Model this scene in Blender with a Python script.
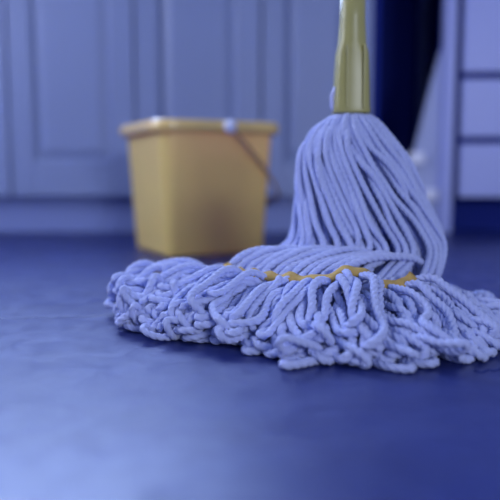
import bpy, bmesh, math, random
import numpy as np
from mathutils import Vector, Matrix, kdtree

for o in list(bpy.data.objects):
    bpy.data.objects.remove(o)
random.seed(11)
rng = np.random.default_rng(23)
scene = bpy.context.scene
col = scene.collection

# ------------------------------------------------------------------ camera
F = 694.0                      # focal length in pixels of the 500 px frame
CAM_H = 0.182
PITCH = math.atan(78 / F)
cam_data = bpy.data.cameras.new('camera')
cam = bpy.data.objects.new('camera', cam_data)
col.objects.link(cam)
cam.location = (0, 0, CAM_H)
cam.rotation_euler = (math.pi / 2 - PITCH, 0, 0)
cam_data.sensor_width = 36
cam_data.lens = F / 500 * 36
cam_data.clip_start = 0.02
cam_data.dof.use_dof = True
cam_data.dof.focus_distance = 0.745
cam_data.dof.aperture_fstop = 2.4
scene.camera = cam

def ray(x, y):
    f = Vector((0, math.cos(PITCH), -math.sin(PITCH)))
    u = Vector((0, math.sin(PITCH), math.cos(PITCH)))
    return f * F + Vector((1, 0, 0)) * (x - 250) + u * (250 - y)
def at(x, y, Y):               # point on the ray at depth Y
    d = ray(x, y)
    return Vector((0, 0, CAM_H)) + d * (Y / d.y)
def on_floor(x, y):
    d = ray(x, y)
    return Vector((0, 0, CAM_H)) + d * (-CAM_H / d.z)

# ------------------------------------------------------------------ world, lights, exposure
world = bpy.data.worlds.new('world')
scene.world = world
world.use_nodes = True
bg = world.node_tree.nodes['Background']
bg.inputs['Color'].default_value = (0.37, 0.49, 1.0, 1)
bg.inputs['Strength'].default_value = 0.40

def area(name, loc, target, sx, sy, power, color):
    l = bpy.data.lights.new(name, 'AREA')
    l.shape = 'RECTANGLE'; l.size = sx; l.size_y = sy
    l.energy = power; l.color = color
    o = bpy.data.objects.new(name, l)
    col.objects.link(o)
    o.location = loc
    o.rotation_euler = (Vector(target) - Vector(loc)).to_track_quat('-Z', 'Y').to_euler()
    return o
area('window_light', (-0.75, 2.60, 1.50), (-0.2, 0.7, 0.0), 1.25, 0.9, 76, (0.43, 0.58, 1.0))
area('side_window_light', (-1.62, 0.95, 1.05), (-0.2, 1.3, 0.15), 0.7, 0.8, 18, (0.85, 0.90, 1.0))
area('front_fill_light', (1.40, -2.9, 1.02), (0.0, 1.3, 0.16), 1.0, 0.3, 56, (0.80, 0.86, 1.0))  # added lamp behind the camera: lights the mop's front, shadows the bucket

vs = scene.view_settings
vs.view_transform = 'Standard'
vs.look = 'None'
vs.exposure = 0.0
vs.gamma = 1.0
vs.use_curve_mapping = False

# ------------------------------------------------------------------ materials
def srgb(r, g, b):
    f = lambda c: (c / 255 / 12.92) if c / 255 <= 0.04045 else ((c / 255 + 0.055) / 1.055) ** 2.4
    return (f(r), f(g), f(b), 1)

def material(name, color, rough=0.5, spec=0.5, noise=0.0, scale=20, bump=0.0, bscale=200, sheen=0.0, coat=0.0, sss=0.0):
    m = bpy.data.materials.new(name)
    m.use_nodes = True
    nt = m.node_tree
    b = nt.nodes['Principled BSDF']
    b.inputs['Roughness'].default_value = rough
    b.inputs['Specular IOR Level'].default_value = spec
    b.inputs['Base Color'].default_value = color
    b.inputs['Sheen Weight'].default_value = sheen
    b.inputs['Coat Weight'].default_value = coat
    b.inputs['Coat Roughness'].default_value = 0.15
    if sss:
        b.inputs['Subsurface Weight'].default_value = sss
        b.inputs['Subsurface Radius'].default_value = (0.004, 0.004, 0.005)
    tc = nt.nodes.new('ShaderNodeTexCoord')
    if noise:
        n = nt.nodes.new('ShaderNodeTexNoise')
        n.inputs['Scale'].default_value = scale
        n.inputs['Detail'].default_value = 5
        nt.links.new(tc.outputs['Object'], n.inputs['Vector'])
        mix = nt.nodes.new('ShaderNodeMix')
        mix.data_type = 'RGBA'
        mix.inputs[6].default_value = tuple(c * (1 - noise) for c in color[:3]) + (1,)
        mix.inputs[7].default_value = tuple(min(1, c * (1 + noise)) for c in color[:3]) + (1,)
        nt.links.new(n.outputs['Fac'], mix.inputs[0])
        nt.links.new(mix.outputs[2], b.inputs['Base Color'])
    if bump:
        n2 = nt.nodes.new('ShaderNodeTexNoise')
        n2.inputs['Scale'].default_value = bscale
        n2.inputs['Detail'].default_value = 4
        nt.links.new(tc.outputs['Object'], n2.inputs['Vector'])
        bp = nt.nodes.new('ShaderNodeBump')
        bp.inputs['Strength'].default_value = bump
        bp.inputs['Distance'].default_value = 0.002
        nt.links.new(n2.outputs['Fac'], bp.inputs['Height'])
        nt.links.new(bp.outputs['Normal'], b.inputs['Normal'])
    return m

M = {}
M['cotton'] = material('cotton_cord', (0.54, 0.60, 0.98, 1), 0.95, 0.1, noise=0.10, scale=60, bump=0.6, bscale=900, sheen=0.25)
M['band'] = material('yellow_webbing', (0.62, 0.40, 0.12, 1), 0.85, 0.2, noise=0.12, scale=150, bump=0.6, bscale=1200)
M['socket'] = material('yellow_plastic', (0.42, 0.38, 0.125, 1), 0.35, 0.5, noise=0.05, scale=30)
M['pole'] = material('yellow_pole', (0.42, 0.38, 0.125, 1), 0.3, 0.5)
M['bolt'] = material('pale_metal', (0.55, 0.58, 0.85, 1), 0.3, 0.6)
M['bucket'] = material('bucket_plastic', (0.92, 0.80, 0.24, 1), 0.35, 0.5, noise=0.04, scale=9)
nt = M['bucket'].node_tree                 # thin plastic lets some light through
tr = nt.nodes.new('ShaderNodeBsdfTranslucent'); tr.inputs['Color'].default_value = (1.0, 0.52, 0.50, 1)
mx = nt.nodes.new('ShaderNodeMixShader'); mx.inputs[0].default_value = 0.32
nt.links.new(nt.nodes['Principled BSDF'].outputs[0], mx.inputs[1]); nt.links.new(tr.outputs[0], mx.inputs[2])
nt.links.new(mx.outputs[0], nt.nodes['Material Output'].inputs['Surface'])
M['rim'] = material('bucket_rim_plastic', (0.90, 0.62, 0.20, 1), 0.22, 0.7, coat=0.6)
M['bail'] = material('bail_wire', (0.40, 0.25, 0.15, 1), 0.4, 0.5)
M['knob'] = material('pale_knob', (0.78, 0.80, 0.97, 1), 0.3, 0.5)
M['grip'] = material('blue_grip', (0.13, 0.17, 0.42, 1), 0.4, 0.5)
M['cabinet'] = material('painted_cabinet', (0.22, 0.27, 0.47, 1), 0.45, 0.4, noise=0.04, scale=4)
M['drawer'] = material('pale_drawer', (0.37, 0.42, 0.80, 1), 0.4, 0.4, noise=0.03, scale=4)
M['panel'] = material('grey_panel', (0.40, 0.45, 0.70, 1), 0.5, 0.4, noise=0.05, scale=6)
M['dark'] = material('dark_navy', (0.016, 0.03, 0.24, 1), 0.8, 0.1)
M['plinth'] = material('plinth', (0.20, 0.25, 0.52, 1), 0.5, 0.3)
M['stone'] = material('worktop', (0.22, 0.27, 0.62, 1), 0.3, 0.5, noise=0.1, scale=40)
M['wall'] = material('wall_paint', (0.45, 0.50, 0.85, 1), 0.9, 0.2, noise=0.02, scale=3)
M['grout'] = material('grout', (0.12, 0.16, 0.50, 1), 0.8, 0.2)
M['thread'] = material('thread', (0.03, 0.05, 0.25, 1), 0.8, 0.2)
M['frame'] = material('window_paint', (0.5, 0.55, 0.9, 1), 0.5, 0.4)
gm = bpy.data.materials.new('window_glass'); gm.use_nodes = True
gb = gm.node_tree.nodes['Principled BSDF']
gb.inputs['Base Color'].default_value = (0.9, 0.93, 1, 1)
gb.inputs['Roughness'].default_value = 0.02
gb.inputs['Transmission Weight'].default_value = 1.0
M['glass'] = gm

def floor_material():
    m = bpy.data.materials.new('wet_floor_tile')
    m.use_nodes = True
    nt = m.node_tree; b = nt.nodes['Principled BSDF']
    geo = nt.nodes.new('ShaderNodeNewGeometry')
    n = nt.nodes.new('ShaderNodeTexNoise'); n.inputs['Scale'].default_value = 9; n.inputs['Detail'].default_value = 7
    n.inputs['Roughness'].default_value = 0.62
    nt.links.new(geo.outputs['Position'], n.inputs['Vector'])
    r = nt.nodes.new('ShaderNodeValToRGB')
    r.color_ramp.elements[0].position = 0.3; r.color_ramp.elements[0].color = (0.008, 0.016, 0.12, 1)
    r.color_ramp.elements[1].position = 0.72; r.color_ramp.elements[1].color = (0.020, 0.034, 0.18, 1)
    nt.links.new(n.outputs['Fac'], r.inputs['Fac'])
    nt.links.new(r.outputs['Color'], b.inputs['Base Color'])
    n2 = nt.nodes.new('ShaderNodeTexNoise'); n2.inputs['Scale'].default_value = 26; n2.inputs['Detail'].default_value = 5
    n2.inputs['Distortion'].default_value = 0.8
    nt.links.new(geo.outputs['Position'], n2.inputs['Vector'])
    rr = nt.nodes.new('ShaderNodeMapRange')
    rr.inputs['From Min'].default_value = 0.35; rr.inputs['From Max'].default_value = 0.7
    rr.inputs['To Min'].default_value = 0.34; rr.inputs['To Max'].default_value = 0.48
    nt.links.new(n2.outputs['Fac'], rr.inputs['Value'])
    nt.links.new(rr.outputs['Result'], b.inputs['Roughness'])
    bp = nt.nodes.new('ShaderNodeBump'); bp.inputs['Strength'].default_value = 0.10; bp.inputs['Distance'].default_value = 0.003
    nt.links.new(n2.outputs['Fac'], bp.inputs['Height'])
    nt.links.new(bp.outputs['Normal'], b.inputs['Normal'])
    b.inputs['Specular IOR Level'].default_value = 0.6
    return m
M['floor'] = floor_material()

# ------------------------------------------------------------------ helpers
def link(name, me, mat, parent=None, smooth=False):
    o = bpy.data.objects.new(name, me)
    if mat is not None and not me.materials:
        me.materials.append(mat)
    if smooth:
        me.polygons.foreach_set('use_smooth', [True] * len(me.polygons))
    col.objects.link(o)
    if parent:
        o.parent = parent
    return o
def obj(name, bm, mat, parent=None, smooth=False):
    me = bpy.data.meshes.new(name)
    bmesh.ops.recalc_face_normals(bm, faces=bm.faces)
    bm.to_mesh(me); bm.free()
    return link(name, me, mat, parent, smooth)
def mesh_from(name, verts, faces):
    me = bpy.data.meshes.new(name)
    me.from_pydata(verts, [], faces)
    me.update()
    return me
def thing(name, label, cat, loc=(0, 0, 0), rz=0.0, group=None):
    o = bpy.data.objects.new(name, None)
    col.objects.link(o)
    o.location = loc; o.rotation_euler = (0, 0, rz)
    o['label'] = label; o['category'] = cat
    if group: o['group'] = group
    return o
def box_bm(x0, x1, y0, y1, z0, z1, bevel=0.0):
    bm = bmesh.new()
    r = bmesh.ops.create_cube(bm, size=1)
    for v in bm.verts:
        v.co = Vector(((x0 + x1) / 2 + v.co.x * (x1 - x0), (y0 + y1) / 2 + v.co.y * (y1 - y0), (z0 + z1) / 2 + v.co.z * (z1 - z0)))
    if bevel:
        bmesh.ops.bevel(bm, geom=list(bm.edges), offset=bevel, segments=2, affect='EDGES', profile=0.7)
    return bm
def box(name, mat, parent, *dims, bevel=0.0):
    return obj(name, box_bm(*dims, bevel=bevel), mat, parent)
def structure(o):
    o['kind'] = 'structure'
    return o
def loft(rings, close=False, cap0=False, cap1=False):
    n = len(rings[0]); V = []; Fc = []
    for r in rings: V += [tuple(p) for p in r]
    k = len(rings)
    for i in range(k if close else k - 1):
        a, b = i * n, ((i + 1) % k) * n
        for j in range(n):
            Fc.append((a + j, a + (j + 1) % n, b + (j + 1) % n, b + j))
    if cap0: Fc.append(tuple(range(n))[::-1])
    if cap1: Fc.append(tuple(range((k - 1) * n, k * n)))
    return V, Fc
def frames(P):
    T = np.gradient(P, axis=0)
    T /= np.linalg.norm(T, axis=1)[:, None] + 1e-12
    N = np.zeros_like(P)
    ref = np.array([0.0, 0, 1]) if abs(T[0, 2]) < 0.9 else np.array([1.0, 0, 0])
    v = np.cross(T[0], ref); v /= np.linalg.norm(v); N[0] = v
    for i in range(1, len(P)):
        v = N[i - 1] - T[i] * np.dot(N[i - 1], T[i])
        N[i] = v / (np.linalg.norm(v) + 1e-12)
    return T, N, np.cross(T, N)
def tube(P, r, seg=12, taper=False):
    P = np.asarray(P, float)
    T, N, B = frames(P)
    a = np.linspace(0, 2 * math.pi, seg, endpoint=False)
    rings = []
    for i in range(len(P)):
        rr = r[i] if hasattr(r, '__len__') else r
        rings.append(P[i] + rr * (np.cos(a)[:, None] * N[i] + np.sin(a)[:, None] * B[i]))
    return loft(rings, cap0=True, cap1=True)
def spline(C, step):
    C = np.asarray(C, float)
    Q = np.vstack([2 * C[0] - C[1], C, 2 * C[-1] - C[-2]])
    out = []
    for i in range(1, len(Q) - 2):
        p0, p1, p2, p3 = Q[i - 1], Q[i], Q[i + 1], Q[i + 2]
        t = np.linspace(0, 1, 10, endpoint=False)[:, None]
        out.append(0.5 * ((2 * p1) + (-p0 + p2) * t + (2 * p0 - 5 * p1 + 4 * p2 - p3) * t ** 2 + (-p0 + 3 * p1 - 3 * p2 + p3) * t ** 3))
    out.append(C[-1:])
    return resample(np.vstack(out), step)
def resample(P, step):
    d = np.r_[0, np.cumsum(np.linalg.norm(np.diff(P, axis=0), axis=1))]
    n = max(4, int(round(d[-1] / step)) + 1)
    s = np.linspace(0, d[-1], n)
    return np.stack([np.interp(s, d, P[:, k]) for k in range(3)], 1)
def smooth_curve(P, it):
    for _ in range(it):
        Q = P.copy()
        Q[1:-1] = 0.25 * P[:-2] + 0.5 * P[1:-1] + 0.25 * P[2:]
        P = Q
    return P

# ------------------------------------------------------------------ floor: large tiles with recessed joints
floor = structure(obj('floor', box_bm(-3.2, 3.2, -3.4, 3.2, -0.04, -0.003), M['grout']))
TA = math.radians(8)
tile_origin = on_floor(0, 318.5)
T_SIZE = 0.60; T_LEN = 0.90
tile_me = None
e1 = Vector((math.cos(TA), math.sin(TA), 0)); e2 = Vector((-math.sin(TA), math.cos(TA), 0))
for i in range(-4, 5):
    for j in range(-5, 4):
        c = tile_origin + e1 * ((i + 0.14) * T_LEN) + e2 * ((j + 0.5) * T_SIZE)
        if not (-2.4 < c.x < 2.4 and -1.7 < c.y < 2.5): continue
        if tile_me is None:
            h = T_SIZE / 2 - 0.0016
            t = obj('tile', box_bm(-(T_LEN / 2 - 0.0016), T_LEN / 2 - 0.0016, -h, h, -0.012, 0.0, bevel=0.0012), M['floor'], floor)
            tile_me = t.data
        else:
            t = link('tile', tile_me, None, floor)
        t.location = (c.x, c.y, 0); t.rotation_euler = (0, 0, TA)

# ------------------------------------------------------------------ room shell
wb = structure(obj('wall_back', box_bm(-1.78, 2.6, 2.68, 2.78, -0.04, 1.00), M['wall']))
for d in ((-1.78, 2.6, 2.68, 2.78, 2.00, 2.5), (-1.78, -1.42, 2.68, 2.78, 1.00, 2.00), (-0.08, 2.6, 2.68, 2.78, 1.00, 2.00)):
    box('wall_section', M['wall'], wb, *d)
wl = structure(obj('wall_left', box_bm(-1.78, -1.68, 0.0, 0.52, -0.04, 2.5), M['wall']))
for d in ((-1.78, -1.68, 1.38, 2.68, -0.04, 2.5), (-1.78, -1.68, 0.52, 1.38, -0.04, 0.60), (-1.78, -1.68, 0.52, 1.38, 1.50, 2.5)):
    box('wall_section', M['wall'], wl, *d)
def window(name, along, a0, a1, z0, z1, depth):
    def b(nm, mat, par, p0, p1, q0, q1, t):
        d = (p0, p1, depth - t, depth + t) if along == 'x' else (depth - t, depth + t, p0, p1)
        if par is None: return obj(nm, box_bm(*d, q0, q1), mat)
        return box(nm, mat, par, *d, q0, q1)
    m = (a0 + a1) / 2
    w = structure(b(name, M['frame'], None, a0, a1, z0, z0 + 0.04, 0.015))
    for d in ((a0, a1, z1 - 0.04, z1), (a0, a0 + 0.04, z0 + 0.04, z1 - 0.04), (a1 - 0.04, a1, z0 + 0.04, z1 - 0.04), (m - 0.02, m + 0.02, z0 + 0.04, z1 - 0.04)):
        b('window_frame', M['frame'], w, *d, 0.015)
    for p0, p1 in ((a0 + 0.04, m - 0.02), (m + 0.02, a1 - 0.04)):
        b('pane', M['glass'], w, p0, p1, z0 + 0.04, z1 - 0.04, 0.003)
window('window_1', 'x', -1.42, -0.08, 1.00, 2.00, 2.725)
window('window_2', 'y', 0.52, 1.38, 0.60, 1.50, -1.725)

# ------------------------------------------------------------------ kitchen cabinets along the back
CY = 2.06                                  # plane of the door fronts
def cx(x): return at(x, 197, CY).x
Z0 = at(12, 196, CY).z                     # underside of the doors
ZT = 0.84
def panel_door(parent, x0, x1, z0, z1, y, mat, stile=0.062, rail=0.095):
    """framed door: stiles, rails and a sunk bevelled panel"""
    d = box('door', mat, parent, x0 + 0.004, x1 - 0.004, y + 0.013, y + 0.02, z0 + 0.004, z1 - 0.004)
    for a, b in ((x0, x0 + stile), (x1 - stile, x1)):
        box('stile', mat, d, a, b, y, y + 0.0135, z0, z1, bevel=0.002)
    for a, b in ((z0, z0 + rail), (z1 - rail, z1)):
        box('rail', mat, d, x0 + stile + 0.0005, x1 - stile - 0.0005, y + 0.0004, y + 0.0135, a, b, bevel=0.002)
    # moulding and raised field
    xa, xb, za, zb = x0 + stile, x1 - stile, z0 + rail, z1 - rail
    def rect(i, yy): return [(xa + i, yy, za + i), (xb - i, yy, za + i), (xb - i, yy, zb - i), (xa + i, yy, zb - i)]
    V, Fc = loft([rect(0.001, y + 0.0005), rect(0.008, y + 0.004), rect(0.014, y + 0.0125)])
    link('moulding', mesh_from('moulding', V, Fc), mat, d)
    V, Fc = loft([rect(0.018, y + 0.013), rect(0.038, y + 0.005), rect(0.040, y + 0.004)], cap1=True)
    link('panel', mesh_from('panel', V, Fc), mat, d)
    return d
edges = [-250, -112, 12, 137, 261, 371]
labels = ['blue painted base cabinet at far left, cut off by the picture edge',
          'blue painted base cabinet at the left edge, mostly out of view',
          'blue painted base cabinet with sunken door panel, left of the yellow bucket',
          'blue painted base cabinet straight behind the yellow bucket',
          'blue painted base cabinet between the bucket and the mop']
for k in range(1, 5):
    x0, x1 = cx(edges[k]), cx(edges[k + 1])
    t = thing('base_cabinet', labels[k], 'cabinet', ((x0 + x1) / 2, CY, 0), group='base cabinets along the back wall')
    w = (x1 - x0) / 2
    box('body', M['cabinet'], t, -w, w, 0.022, 0.60, Z0, ZT)
    panel_door(t, -w + 0.004, w - 0.004, Z0, ZT - 0.01, 0.0, M['cabinet'])
    pl = box('plinth', M['plinth'], t, -w, w, 0.045, 0.06, 0.001, Z0 - 0.001)

# niche with a dark back, pale tapering side panel and two bright rails
nx0, nx1 = cx(371), cx(455)
t = thing('appliance_niche', 'dark open niche with pale grey tapering panel and two bright rails beside mop', 'niche', ((nx0 + nx1) / 2, CY, 0))
c0 = (nx0 + nx1) / 2
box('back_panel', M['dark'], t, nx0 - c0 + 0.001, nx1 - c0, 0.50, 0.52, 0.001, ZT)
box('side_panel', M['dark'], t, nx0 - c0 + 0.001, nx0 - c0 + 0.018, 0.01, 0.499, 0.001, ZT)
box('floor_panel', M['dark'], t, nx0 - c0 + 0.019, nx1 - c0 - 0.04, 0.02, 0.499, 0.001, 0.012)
# tapering pale panel standing in the niche, its left edge leaning
py = 0.03
org = Vector((c0, CY, 0))
prof = [at(x, y, CY + py) - org for x, y in ((401, 234), (412, 160), (430, 90), (441, 50), (442, 50), (442, 234))]
V, Fc = loft([[(p.x, yy, max(0.001, p.z)) for p in prof] for yy in (py, py + 0.02)], cap0=True, cap1=True)
link('tapered_panel', mesh_from('tapered_panel', V, Fc), M['panel'], t)
box('front_edge', M['drawer'], t, cx(441) - c0, cx(452) - c0, 0.0, py + 0.02, 0.001, ZT, bevel=0.003)
for xl, xr, ya, yb in ((409, 425, 152, 164), (411, 438, 189, 200)):
    a, b = at(xl, yb, CY + py - 0.015) - org, at(xr, ya, CY + py - 0.015) - org
    box('rail', M['knob'], t, a.x, b.x, py - 0.018, py - 0.0005, a.z, b.z, bevel=0.005)

# drawer unit on the far right
dx0 = cx(456)
t = thing('drawer_unit', 'pale blue drawer unit with dark gaps and dark toe space at the right edge', 'cabinet', (dx0, CY - 0.01, 0), rz=math.radians(-4))
DW = 0.60
zb = at(470, 197, CY).z
z1 = at(458, 144, CY).z; z2 = at(458, 137, CY).z
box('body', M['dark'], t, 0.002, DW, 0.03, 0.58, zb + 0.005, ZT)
box('plinth', M['dark'], t, 0.002, DW, 0.12, 0.14, 0.001, zb + 0.004)  # shade of the toe space put into the dark colour
z3 = z2 + (z1 - zb) + 0.01
for a, b in ((zb, z1), (z2, z3), (z3 + 0.02, ZT - 0.01)):
    if b - a > 0.03:
        box('drawer', M['drawer'], t, 0.006, DW - 0.004, 0.0, 0.0295, a, b, bevel=0.003)

# worktop over all units
w = obj('worktop', box_bm(cx(-112), dx0 + 0.62, CY - 0.03, 2.675, ZT + 0.001, ZT + 0.04, bevel=0.003), M['stone'])
w['label'] = 'continuous stone worktop resting on the base cabinets'; w['category'] = 'worktop'

# ------------------------------------------------------------------ bucket
BA = math.radians(26)
bc = on_floor(169, 258.0)                  # nearest bottom corner
S0, S1, BH = 0.236, 0.272, 0.288
u = Vector((math.cos(BA), math.sin(BA), 0)); v = Vector((-math.sin(BA), math.cos(BA), 0))
ctr = bc + (u + v) * (S0 / 2 - 0.006)
bucket = thing('bucket', 'yellow square plastic bucket with rolled rim standing behind the mop', 'bucket', (ctr.x, ctr.y, 0.0005), BA)
def rrect(s, r, z, n=9):
    pts = []
    for q, (sx, sy) in enumerate(((1, 1), (-1, 1), (-1, -1), (1, -1))):
        for k in range(n):
            a = q * math.pi / 2 + k / (n - 1) * math.pi / 2
            pts.append((sx * (s / 2 - r) + r * math.cos(a), sy * (s / 2 - r) + r * math.sin(a), z))
    return pts
def side(z): return S0 + (S1 - S0) * z / BH
rings = [rrect(S0 - 0.02, 0.020, 0.004), rrect(S0 - 0.008, 0.022, 0.0), rrect(S0 - 0.001, 0.024, 0.004)]
for z in (0.012, 0.07, 0.14, 0.21, BH - 0.03, BH - 0.004):
    rings.append(rrect(side(z), 0.024 + 0.012 * z / BH, z))
rings.append(rrect(side(BH) - 0.004, 0.034, BH - 0.003))
for z in (0.2, 0.1, 0.02, 0.008):
    rings.append(rrect(side(z) - 0.006, 0.022 + 0.012 * z / BH, z))
V, Fc = loft(rings, cap0=True, cap1=True)
link('body', mesh_from('body', V, Fc), M['bucket'], bucket, True)
prof = [(-0.004, -0.001), (0.004, 0.002), (0.013, 0.001), (0.0165, -0.004), (0.017, -0.012), (0.0155, -0.022), (0.012, -0.024), (0.0105, -0.018), (0.008, -0.008), (0.0005, -0.007)]
rings = [rrect(S1 + 2 * a, 0.036 + a, BH + b) for a, b in prof]
V, Fc = loft(rings, close=True)
link('rim', mesh_from('rim', V, Fc), M['rim'], bucket, True)
# bail: pivots in the middle of the near face (-v side) and of the far face, hanging over the right side (+u)
hy = S1 / 2 + 0.022
pv = 0.012                                 # pivots sit a little right of the middle
zc = BH - 0.012
for s in (-1, 1):
    P = [(pv, s * (hy - 0.008), zc), (pv, s * (hy + 0.004), zc)]
    V, Fc = tube(np.array([(pv, s * (hy - 0.010), zc), (pv, s * (hy - 0.004), zc), (pv, s * hy, zc), (pv, s * (hy + 0.006), zc), (pv, s * (hy + 0.009), zc)]), [0.008, 0.013, 0.0145, 0.012, 0.005], 16)
    link('pivot_knob', mesh_from('pivot_knob', V, Fc), M['knob'], bucket, True)
bp = []
for k in range(41):
    a = -math.pi / 2 + math.pi * k / 40
    f = max(0.0, math.cos(a)) ** 0.8
    yy = hy * math.copysign(abs(math.sin(a)) ** 0.8, math.sin(a))
    bp.append((pv + 0.168 * f, yy, zc - 0.165 * f))
V, Fc = tube(np.array(bp), 0.0036, 10)
bail = link('bail', mesh_from('bail', V, Fc), M['bail'], bucket, True)
gp = [p for p in bp if abs(p[1]) < 0.055]
V, Fc = tube(np.array(gp), 0.010, 14)
link('grip', mesh_from('grip', V, Fc), M['grip'], bail, True)

# ------------------------------------------------------------------ mop
MY = 0.92                                   # depth of the mop's axis
ax = at(351, 113, MY)
mop = thing('mop', 'pale cotton string mop with looped ends and yellow socket spread on the floor', 'mop', (ax.x, MY, 0))
MO = np.array([ax.x, MY, 0.0])              # children use coordinates relative to the mop's base
RAD = 0.0044

# silhouette of the hank: (pixel row, left, right)
sil = [(117, 338, 366), (124, 324, 378), (138, 308, 390), (152, 299, 400), (175, 295, 413), (200, 295, 424), (225, 292, 436), (246, 288, 445), (275, 288, 452)]
hz, hc, hw = [], [], []
for y, l, r in sil:
    a, b = at(l, y, MY), at(r, y, MY)
    hz.append(a.z); hc.append((a.x + b.x) / 2); hw.append((b.x - a.x) / 2 - RAD)
hz, hc, hw = map(np.array, (hz, hc, hw))
PC = np.array([0.118, 0.895])               # centre of the pile
def band_r(be):                             # be: direction, -90 = towards the camera, 180 = left, 0 = right
    c, s = math.cos(be), math.sin(be)
    rx = 0.150 if c < 0 else 0.112
    ry = 0.138 if s < 0 else 0.10
    return 1 / math.sqrt((c / rx) ** 2 + (s / ry) ** 2)
# outer edge of the fringe on the floor, read off the photograph
_edge = []
for x, y in ((124, 300), (119, 316), (122, 331), (150, 337), (190, 346), (240, 355), (300, 366), (360, 373), (420, 371), (465, 368), (500, 352), (512, 334), (506, 315)):
    p = on_floor(x, y)
    _edge.append((math.atan2(p.y - PC[1], p.x - PC[0]) % (2 * math.pi), math.hypot(p.x - PC[0], p.y - PC[1])))
_edge.sort()
_eb = np.array([e[0] for e in _edge]); _er = np.array([e[1] for e in _edge])
def fringe_len(be):
    b = be % (2 * math.pi)
    if _eb[0] <= b <= _eb[-1]:
        R = float(np.interp(b, _eb, _er))
    else:                                   # far side: blend from one end of the visible edge to the other
        t = ((b - _eb[-1]) % (2 * math.pi)) / ((_eb[0] - _eb[-1]) % (2 * math.pi))
        R = _er[-1] * (1 - t) + _er[0] * t - 0.07 * math.sin(math.pi * t) ** 0.6
    return max(0.05, R - band_r(be) - 0.001 + 0.006 * min(0.0, math.cos(be)))
def crest(be):                              # the band rides over bunched strands and dips between them
    d = math.degrees(be) % 360
    return sum(h * math.exp(-((d - c) / w) ** 2) for c, w, h in ((245, 16, 0.014), (288, 9, 0.008), (192, 10, 0.010), (215, 10, 0.006)))
def wrap(a): return (a + math.pi) % (2 * math.pi) - math.pi
def smooth_noise(n, amp, knots):
    k = rng.normal(0, 1, knots)
    x = np.linspace(0, knots - 1, n)
    i = np.clip(x.astype(int), 0, knots - 2); f = x - i; f = f * f * (3 - 2 * f)
    return amp * (k[i] * (1 - f) + k[i + 1] * f)

def fringe_points(be, k, s0, lenf, curl):
    """out to a looped end and back; k = height of the layer 0..1"""
    L = fringe_len(be) * lenf
    rb = band_r(be)
    drift = float(np.clip(rng.normal(0, 0.22), -0.35, 0.35))
    nO = 9
    zb = 0.008 + 0.040 * k
    left = max(0, -math.cos(be))
    zb *= 1 - 0.24 * left ** 2 - 0.55 * max(0, math.cos(be)) ** 1.5
    zb += crest(be) * k
    p = 1.7 + 3.2 * left + rng.uniform(-0.2, 0.5)
    pts = []
    ss = np.linspace(s0 / max(L, 1e-3), 1, nO)
    lat = smooth_noise(nO, 0.0066 * curl, 6); lat -= lat[0]
    ver = smooth_noise(nO, 0.006 * curl, 6); ver[0] *= 0.3
    zend = RAD + rng.uniform(0, 0.012) * (0.4 + k) + (0.030 * left * k)
    side_ = rng.choice((-1, 1))
    gap = rng.uniform(0.0052, 0.0105)
    def place(r_, w_, z_):
        a = be
        r2 = rb + r_
        curve = drift * (max(r_, 0) / max(L, 1e-3)) ** 1.5 * max(r_, 0) * 0.8
        x = PC[0] + math.cos(a) * r2 - math.sin(a) * (w_ + curve)
        y = PC[1] + math.sin(a) * r2 + math.cos(a) * (w_ + curve)
        return (x, y, max(RAD, z_))
    for j, s in enumerate(ss):
        sc = max(s, 0)
        z = zend + (zb - zend) * (1 - sc ** p) + ver[j] + 0.010 * math.sin(math.pi * min(1, sc * 1.5)) * k
        pts.append(place(s * L, lat[j], z))
    z_e = pts[-1][2]
    tiltz = rng.uniform(-1, 1)
    for q in (0.25, 0.5, 0.75):
        an = math.pi * q
        pts.append(place(L + gap * 1.1 * math.sin(an), lat[-1] + side_ * gap * (1 - math.cos(an)), z_e + tiltz * 0.005 * (1 - math.cos(an))))
    lat2 = smooth_noise(nO, 0.005 * curl, 5); ver2 = smooth_noise(nO, 0.004 * curl, 5)
    for j, s in enumerate(ss[::-1][: nO - 1]):
        sc = max(s, 0)
        z = zend * 0.8 + (zb * 0.8 - zend) * (1 - sc ** p) + (ver2[j] - ver2[0]) + tiltz * 0.008 * sc - 0.004
        pts.append(place(s * L, lat[-1] + side_ * 2 * gap + lat2[j] - lat2[0], z))
    return pts

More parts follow.
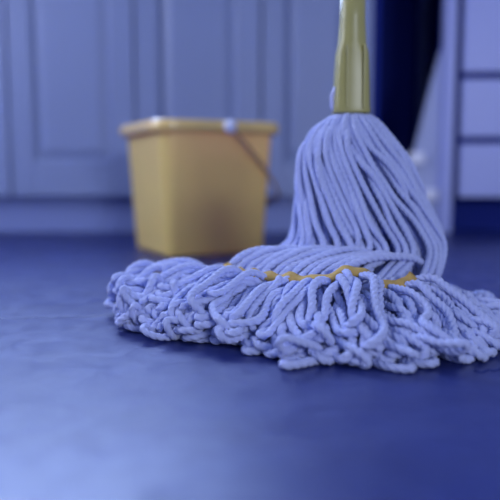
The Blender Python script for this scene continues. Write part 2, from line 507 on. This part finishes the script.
paths = []; kinds = []
def hank(N, rf, twist, jit):
    for i in range(N):
        a0 = 2 * math.pi * (i + rng.uniform(-0.25, 0.25)) / N
        tw = twist + rng.normal(0, 0.10)
        # pull the strands of the front apart so that darker folds open between them
        nz = smooth_noise(len(hz), jit, 5)
        nr = smooth_noise(len(hz), 0.05, 5)
        pts = []
        pts.append((hc[0] + 0.35 * hw[0] * math.cos(a0), MY + 0.35 * hw[0] * math.sin(a0), hz[0] + 0.006))
        last = len(hz) - 1
        for q in range(len(hz)):
            t = q / last
            a = a0 + tw * t ** 1.2 + nz[q] * t
            f = rf * (1 + nr[q] * t)
            dep = 0.95 - 0.33 * min(1, q / 3)
            if q == last:
                break
            pts.append((hc[q] + hw[q] * f * math.cos(a), MY - 0.01 * t + hw[q] * dep * f * math.sin(a), hz[q]))
        # leave the hank and cross the pile to the band
        aw = wrap(a)
        be = aw
        if aw < 0:                           # front half sweeps to the left
            be = aw - 0.60 * math.sin(-aw) ** 0.7 + rng.normal(0, 0.09)
        rb = band_r(be)
        bx, by = PC[0] + math.cos(be) * rb, PC[1] + math.sin(be) * rb
        x, y, z = pts[-1]
        lf = max(0, -math.cos(be + 0.15))
        kk = rng.uniform(0.75, 1.0) if rf > 0.85 else rng.uniform(0.4, 0.8)
        zt_ = 0.020 + 0.032 * kk
        zt_ *= 1 - 0.16 * max(0, -math.cos(be)) ** 2 - 0.50 * max(0, math.cos(be)) ** 1.5
        pts.append((x * 0.72 + bx * 0.28, y * 0.72 + by * 0.28, z * 0.45 + zt_ * 0.55 + 0.006 + 0.008 * lf))
        pts.append((x * 0.36 + bx * 0.64, y * 0.36 + by * 0.64, zt_ + 0.001 + 0.017 * lf))
        pts.append((bx, by, zt_ + crest(be)))
        fr = fringe_points(be, kk, 0.022, rng.uniform(0.72, 1.0), 0.9)
        pts += fr
        paths.append(spline(pts, 0.0045)); kinds.append('hank')
hank(48, 1.0, 1.05, 0.18)
hank(34, 0.74, 0.8, 0.14)

# looped ends of the under layers, all round the pile
def loops(n, b0, b1, klo, khi, s0, lo, hi, curl):
    for i in range(n):
        be = math.radians(b0 + (b1 - b0) * (i + rng.uniform(-0.3, 0.3)) / n)
        paths.append(spline(fringe_points(be, rng.uniform(klo, khi), rng.uniform(*s0), rng.uniform(lo, hi), curl), 0.0045))
        kinds.append('loop')
loops(37, -190, 6, 0.0, 0.2, (-0.03, -0.01), 0.85, 1.06, 1.0)
loops(40, -190, 6, 0.3, 0.55, (-0.03, -0.01), 0.82, 1.05, 1.1)
loops(36, -190, 6, 0.55, 0.8, (-0.02, 0.0), 0.75, 1.02, 1.3)
loops(30, -186, 0, 0.8, 1.0, (-0.004, 0.012), 0.6, 0.95, 1.5)
loops(28, -188, -135, 0.2, 1.1, (0.02, 0.07), 0.9, 1.06, 2.2)
for b0, b1, n in ((-162, -131, 8), (-98, -84, 5), (-66, -50, 4)):      # strands thrown over the band
    loops(n, b0, b1, 1.1, 1.3, (-0.03, -0.015), 0.7, 0.95, 0.9)
loops(10, 15, 150, 0.1, 0.7, (-0.03, 0.0), 0.8, 1.0, 1.0)

# strands leaving the hank's foot in a low hump that sweeps to the left
for i in range(12):
    j = rng.normal(0, 1.2, 8)
    f = i / 11
    xe = 227 + 100 * f
    pts = [(xe + 98, 262 + 2 * f, 0.875 - 0.025 * f), (xe + 78, 254 + 4 * f, 0.862 - 0.032 * f), (xe + 52, 249 + 7 * f, 0.857 - 0.040 * f), (xe + 28, 250 + 11 * f, 0.858 - 0.050 * f), (xe + 10, 258 + 13 * f, 0.860 - 0.062 * f), (xe - 1, 270 + 12 * f, 0.858 - 0.074 * f), (xe - 6, 286 + 8 * f, 0.850 - 0.080 * f)]
    paths.append(spline([tuple(at(x + j[q], y + 0.5 * j[(q + 3) % 8], Y)) for q, (x, y, Y) in enumerate(pts)], 0.0045))
    kinds.append('loop')
# single loops that stand proud of the heap: base and tip pixels with their depths
for (x0, y0, x1, y1, Ya, Yb, wd) in ((136, 292, 110, 275, 0.86, 0.83, 5), (198, 284, 159, 265, 0.87, 0.85, 5), (440, 322, 477, 299, 0.78, 0.74, 6), (448, 332, 503, 333, 0.72, 0.68, 6)):
    def q(t, o):
        n_ = math.hypot(x1 - x0, y1 - y0)
        nx_, ny_ = -(y1 - y0) / n_, (x1 - x0) / n_
        return tuple(at(x0 + (x1 - x0) * t + nx_ * o, y0 + (y1 - y0) * t + ny_ * o, Ya + (Yb - Ya) * t))
    paths.append(spline([q(-0.35, -wd * 0.6), q(0, -wd * 0.8), q(0.35, -wd), q(0.7, -wd), q(0.93, -wd * 0.75), q(1.04, 0), q(0.93, wd * 0.75), q(0.7, wd), q(0.35, wd), q(0, wd * 0.8), q(-0.35, wd * 0.6)], 0.0045))
    kinds.append('loop')

# let the strands push each other apart
paths = [smooth_curve(p, 4) for p in paths]
lens = [len(p) for p in paths]
X = np.vstack(paths)
sid = np.repeat(np.arange(len(paths)), lens)
idx = np.concatenate([np.arange(n) for n in lens])
is_h = np.array([k == 'hank' for k in kinds])[sid]
pin = (idx < 3) & is_h
inner = np.zeros(len(X), bool)
D = 2 * RAD * 0.93
start = np.r_[0, np.cumsum(lens)]
interior = np.ones(len(X), bool)
interior[start[:-1]] = False; interior[start[1:] - 1] = False
ii = np.where(interior)[0]
REST = 0.0045
X0 = X.copy()
for it in range(26):
    kd = kdtree.KDTree(len(X))
    for i, p in enumerate(X): kd.insert(p, i)
    kd.balance()
    disp = np.zeros_like(X); cnt = np.zeros(len(X))
    for i in range(len(X)):
        for co, j, d in kd.find_range(X[i], D):
            if j <= i: continue
            if sid[i] == sid[j] and abs(idx[i] - idx[j]) < 4: continue
            if d < 1e-6: continue
            dv = (X[i] - X[j]) * ((D - d) / d * 0.5)
            disp[i] += dv; disp[j] -= dv
            cnt[i] += 1; cnt[j] += 1
    mv = disp / np.maximum(1, cnt * 0.6)[:, None]
    mv[pin] = 0
    X += mv
    # keep the upper hank to its outline
    hk = is_h & (X0[:, 2] > 0.11)
    X[hk] += 0.12 * (X0[hk] - X[hk])
    # bending stiffness
    lap = np.zeros_like(X)
    lap[ii] = 0.5 * (X[ii - 1] + X[ii + 1]) - X[ii]
    lap[pin] = 0
    X += 0.30 * lap
    X[:, 2] = np.maximum(X[:, 2], RAD * 1.02)

# rope sweep: three twisted plies
SEG = 12
ang = np.linspace(0, 2 * math.pi, SEG, endpoint=False)
top_pts = X[is_h]
for s in range(len(paths)):
    P = resample(smooth_curve(X[start[s]:start[s + 1]], 4), 0.0019)
    P = smooth_curve(P, 3)
    P[:, 2] = np.maximum(P[:, 2], RAD * 1.02)
    T, N, B = frames(P)
    d = np.arange(len(P)) * 0.0019
    ph = rng.uniform(0, 6.28) + d / 0.024 * 2 * math.pi
    th = rng.uniform(0.88, 1.06) * RAD * (1 + smooth_noise(len(P), 0.035, max(4, len(P) // 12)))
    cr = 0.30 if kinds[s] == 'loop' else 0.22
    prof = np.broadcast_to(1.05 - cr * (1 - np.abs(np.cos(1.5 * ang))[None, :] ** 0.7), (len(P), SEG)).copy()
    rr = th[:, None] * prof
    AA = ang[None, :] + ph[:, None]
    rr[0] *= 0.5; rr[-1] *= 0.5
    V = P[:, None, :] + rr[:, :, None] * (np.cos(AA)[:, :, None] * N[:, None, :] + np.sin(AA)[:, :, None] * B[:, None, :])
    V[:, :, 2] = np.maximum(V[:, :, 2], 0.0004)
    V = (V - MO).reshape(-1, 3)
    n = len(P)
    Fc = []
    for i in range(n - 1):
        a, b = i * SEG, (i + 1) * SEG
        for j in range(SEG):
            j2 = (j + 1) % SEG
            Fc.append((a + j, a + j2, b + j2, b + j))
    Fc.append(tuple(range(SEG))[::-1]); Fc.append(tuple(range((n - 1) * SEG, n * SEG)))
    link('strand', mesh_from('strand', V.tolist(), Fc), M['cotton'], mop, True)

# stitched tail band lying across the strands
bs = []
for q in range(150):
    be = math.radians(-215 + 155 * q / 149)
    rb = band_r(be) + 0.004
    x, y = PC[0] + math.cos(be) * rb, PC[1] + math.sin(be) * rb
    near = np.hypot(X[:, 0] - x, X[:, 1] - y) < 0.007
    z = X[near, 2].max() if near.any() else 0.03
    bs.append((x, y, z))
bs = np.array(bs)
for _ in range(12):
    bs[1:-1, 2] = 0.25 * bs[:-2, 2] + 0.5 * bs[1:-1, 2] + 0.25 * bs[2:, 2]
bs[:, 2] += RAD * 0.8
rings = []
for q in range(len(bs)):
    o_ = np.array([bs[q, 0] - PC[0], bs[q, 1] - PC[1], 0]); o_ /= np.linalg.norm(o_)
    dn = o_ * 0.9 + np.array([0, 0, -0.45])
    nn = np.array([0, 0, 1.0]) * 0.9 + o_ * 0.4
    c = bs[q] - MO
    rings.append([c - dn * 0.0075 - nn * 0.0012, c + dn * 0.0075 - nn * 0.0012, c + dn * 0.007 + nn * 0.0024, c - dn * 0.007 + nn * 0.0024])
V, Fc = loft(rings, cap0=True, cap1=True)
bnd = link('tail_band', mesh_from('tail_band', [tuple(map(float, p)) for p in V], Fc), M['band'], mop, True)
bnd['label'] = 'yellow stitched band across the strands'

# socket and pole
zs = ax.z - 0.001
sock = []
def oval(rx, ry, z, n=28, p=0.75):
    return [(rx * math.copysign(abs(math.cos(a)) ** p, math.cos(a)), ry * math.copysign(abs(math.sin(a)) ** p, math.sin(a)), z) for a in np.linspace(0, 2 * math.pi, n, endpoint=False)]
for rx, ry, dz in ((0.020, 0.017, 0.0), (0.0235, 0.020, 0.0), (0.0245, 0.0205, 0.003), (0.0235, 0.0195, 0.012), (0.0225, 0.019, 0.045), (0.021, 0.0185, 0.075), (0.0185, 0.0175, 0.090), (0.0165, 0.0165, 0.12), (0.0160, 0.0160, 0.155), (0.0135, 0.0135, 0.157)):
    sock.append(oval(rx, ry, zs + dz, p=0.6 if dz < 0.08 else 0.95))
V, Fc = loft(sock, cap0=True, cap1=True)
so = link('socket', mesh_from('socket', V, Fc), M['socket'], mop, True)
so['label'] = 'yellow plastic socket clamping the strands'
# ribs on the socket's front, pale wing on its left
for xx in (-0.0085, 0.013):
    box('rib', M['socket'], so, xx - 0.0011, xx + 0.0011, -0.0225, -0.016, zs + 0.006, zs + 0.085, bevel=0.0008)
V, Fc = tube(np.array([(-0.0225, -0.004, zs + 0.002), (-0.0250, -0.004, zs + 0.010), (-0.0250, -0.004, zs + 0.022), (-0.0215, -0.006, zs + 0.031), (-0.016, -0.009, zs + 0.034)]), [0.002, 0.003, 0.0036, 0.0036, 0.0022], 10)
link('clamp_wing', mesh_from('clamp_wing', V, Fc), M['bolt'], so, True)
V, Fc = tube(np.array([(0, 0, zs + 0.15 + 0.01 * k) for k in range(96)]), 0.0122, 20)
link('pole', mesh_from('pole', V, Fc), M['pole'], mop, True)

# loose threads on the floor, right of the mop
for (pts, nm) in (([(448, 362), (462, 364), (478, 360), (497, 358)], 'long fine dark thread lying on the wet floor right of the mop'),
                  ([(474, 371), (482, 373), (488, 370), (496, 371), (506, 366)], 'short curled dark thread on the floor in the lower right')):
    P = spline([tuple(on_floor(x, y) + Vector((0, 0, 0.0006))) for x, y in pts], 0.003)
    V, Fc = tube(P, 0.0005, 6)
    o = link('loose_thread', mesh_from('loose_thread', [tuple(map(float, p)) for p in V], Fc), M['thread'], None, True)
    o['label'] = nm; o['category'] = 'thread'; o['group'] = 'loose threads on the floor'
print('strands', len(paths), 'points', len(X))
